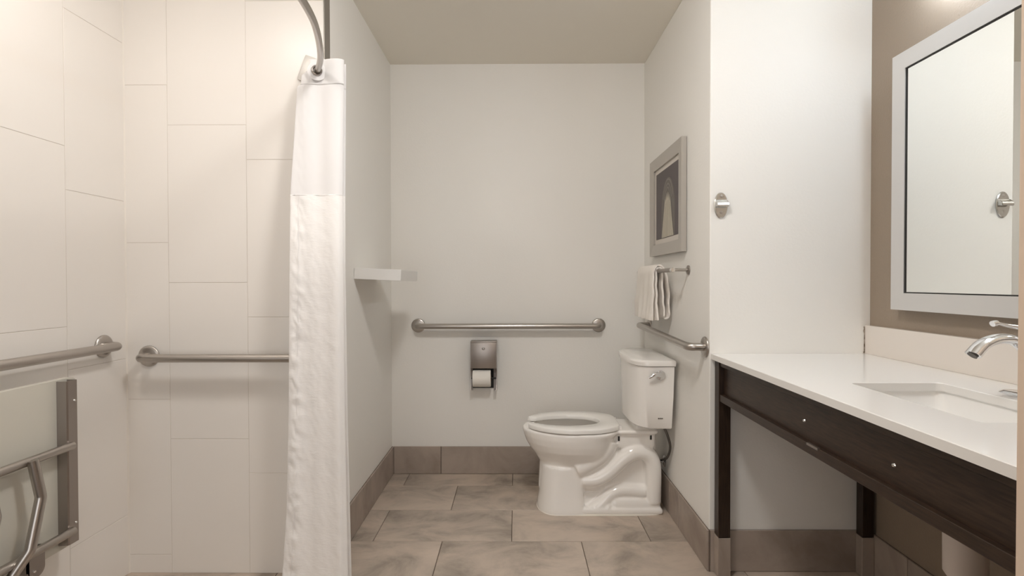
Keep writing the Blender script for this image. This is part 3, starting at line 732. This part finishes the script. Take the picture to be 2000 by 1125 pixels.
obj('lever', tube(bmesh.new(), lv, [.0075 - .004 * min(1, i / (n * .5)) + (.0035 if i / n > .68 else 0) for i in range(n)], 16, sx=1.1), M['chrome'], t, True)
# wooden base
LX0, LX1 = .780, .826
t = thing('vanity_stand', 'dark wood open vanity frame with a recessed front apron under the counter', 'vanity', (1.08, 1.3, .15))
for x0, x1, y0, y1 in ((LX0, LX1, 1.962, YR - BT - .001), (1.335, XV - BT - .001, 1.966, YR - BT - .001), (LX0, LX1, VY0 + .002, .62), (1.335, XV - BT - .001, VY0 + .002, .62)):
    obj('leg', B(x0, x1, y0, y1, .155, CB - .001, bev=.0015, seg=1), M['woodv'], t)
obj('top_rail', B(.784, .812, .62, 1.962, .817, CB - .001, bev=.001, seg=1), M['wood'], t)
ap = obj('apron_panel', B(.799, .815, .62, 1.962, .700, .822, bev=.0008, seg=1), M['wood'], t)
obj('bottom_rail', B(.784, .806, .62, 1.962, .682, .7095, bev=.001, seg=1), M['wood'], t)
obj('side_rail', B(.826, 1.335, 1.985, YR - .003, .70, CB - .001), M['wood'], t)
for y, z in ((1.415, .758), (1.080, .755)):
    obj('screw_head', lathe(bmesh.new(), [(0, .003), (.0035, .0025), (.005, 0)], (.799, y, z), (-1, 0, 0), 14), M['bolt'], ap, True)
obj('catch', B(.7815, .790, 1.325, 1.375, .704, .711, bev=.001), M['steeld'], t)
# tile-clad plinths below the legs
for lab, (x0, x1, y0, y1) in (('front', (LX0 - .001, LX1 + .001, 1.960, YR - BT - .001)), ('rear', (1.334, XV - BT - .001, 1.964, YR - BT - .001))):
    r = struct('trim_3' if lab == 'front' else 'trim_4', B(x0 + .004, x1 - .004, y0 + .004, y1, 0, .152), M['fgrout'])
    tile(x0, x0 + .0045, y0 + .003, y1, .001, .1535, M['btile'], r); tile(x0, x1, y0, y0 + .0045, .001, .1535, M['btile'], r)
# waste pipe with white covers
t = thing('waste_pipe', 'white vinyl-wrapped drain trap hanging under the sink', 'pipe', (1.065, 1.233, .40))
obj('tailpiece_cover', lathe(bmesh.new(), [(0, .0), (.036, .0), (.0425, .01), (.0435, .12), (.038, .24), (.036, .272), (0, .272)], (1.078, 1.225, .43), (0, 0, 1), 28), M['vinyl'], t, True)
obj('trap_bend', tube(bmesh.new(), cat([(1.078, 1.225, .45), (1.085, 1.215, .385), (1.12, 1.19, .355), (1.16, 1.165, .385), (1.17, 1.16, .44), (1.20, 1.16, .46), (XV - .002, 1.16, .46)], 8), .030, 20), M['vinyl'], t, True)
obj('zip_tie', lathe(bmesh.new(), [(.0435, 0), (.0455, 0), (.0455, .005), (.0435, .005)], (1.078, 1.225, .60), (0, 0, 1), 24), M['matb'], t, True)
for y in (1.33, 1.02):
    s = thing('supply_line', 'white covered water supply line under the sink, ' + ('far side' if y > 1.2 else 'near side') + ' of the drain trap', 'pipe', (XV, y, .40), 'covered supply lines under the sink')
    obj('line', tube(bmesh.new(), cat([(XV - .004, y, .42), (XV - .05, y, .42), (XV - .07, y * .7 + 1.25 * .3, .48), (1.29, 1.25 + (y - 1.25) * .2, .60), (1.265, 1.25 + (y - 1.25) * .08, .835)], 8), .012, 14), M['vinyl'], s, True)
    obj('stop_cover', lathe(bmesh.new(), [(0, .075), (.020, .072), (.024, .03), (.026, 0), (0, 0)], (XV, y, .42), (-1, 0, 0), 24), M['vinyl'], s, True)
# worn brown caulk in the corner above the counter
bm = bmesh.new()
left = [(XV - .0235 - .0050 * max(0, mnoise.noise(Vector((k * .31, 1.7, 2)))) ** .7, CT + .002 + k * .004) for k in range(27)]
prism(bm, [(XV - .0195, left[-1][1])] + left[::-1] + [(XV - .0195, left[0][1])], 1, YR - .0016, YR + .001)
tag(obj('caulk_stain', bm, M['stain'], loc=(XV - .022, YR, CT)), 'dark stained caulk line in the corner beside the backsplash', 'caulk')
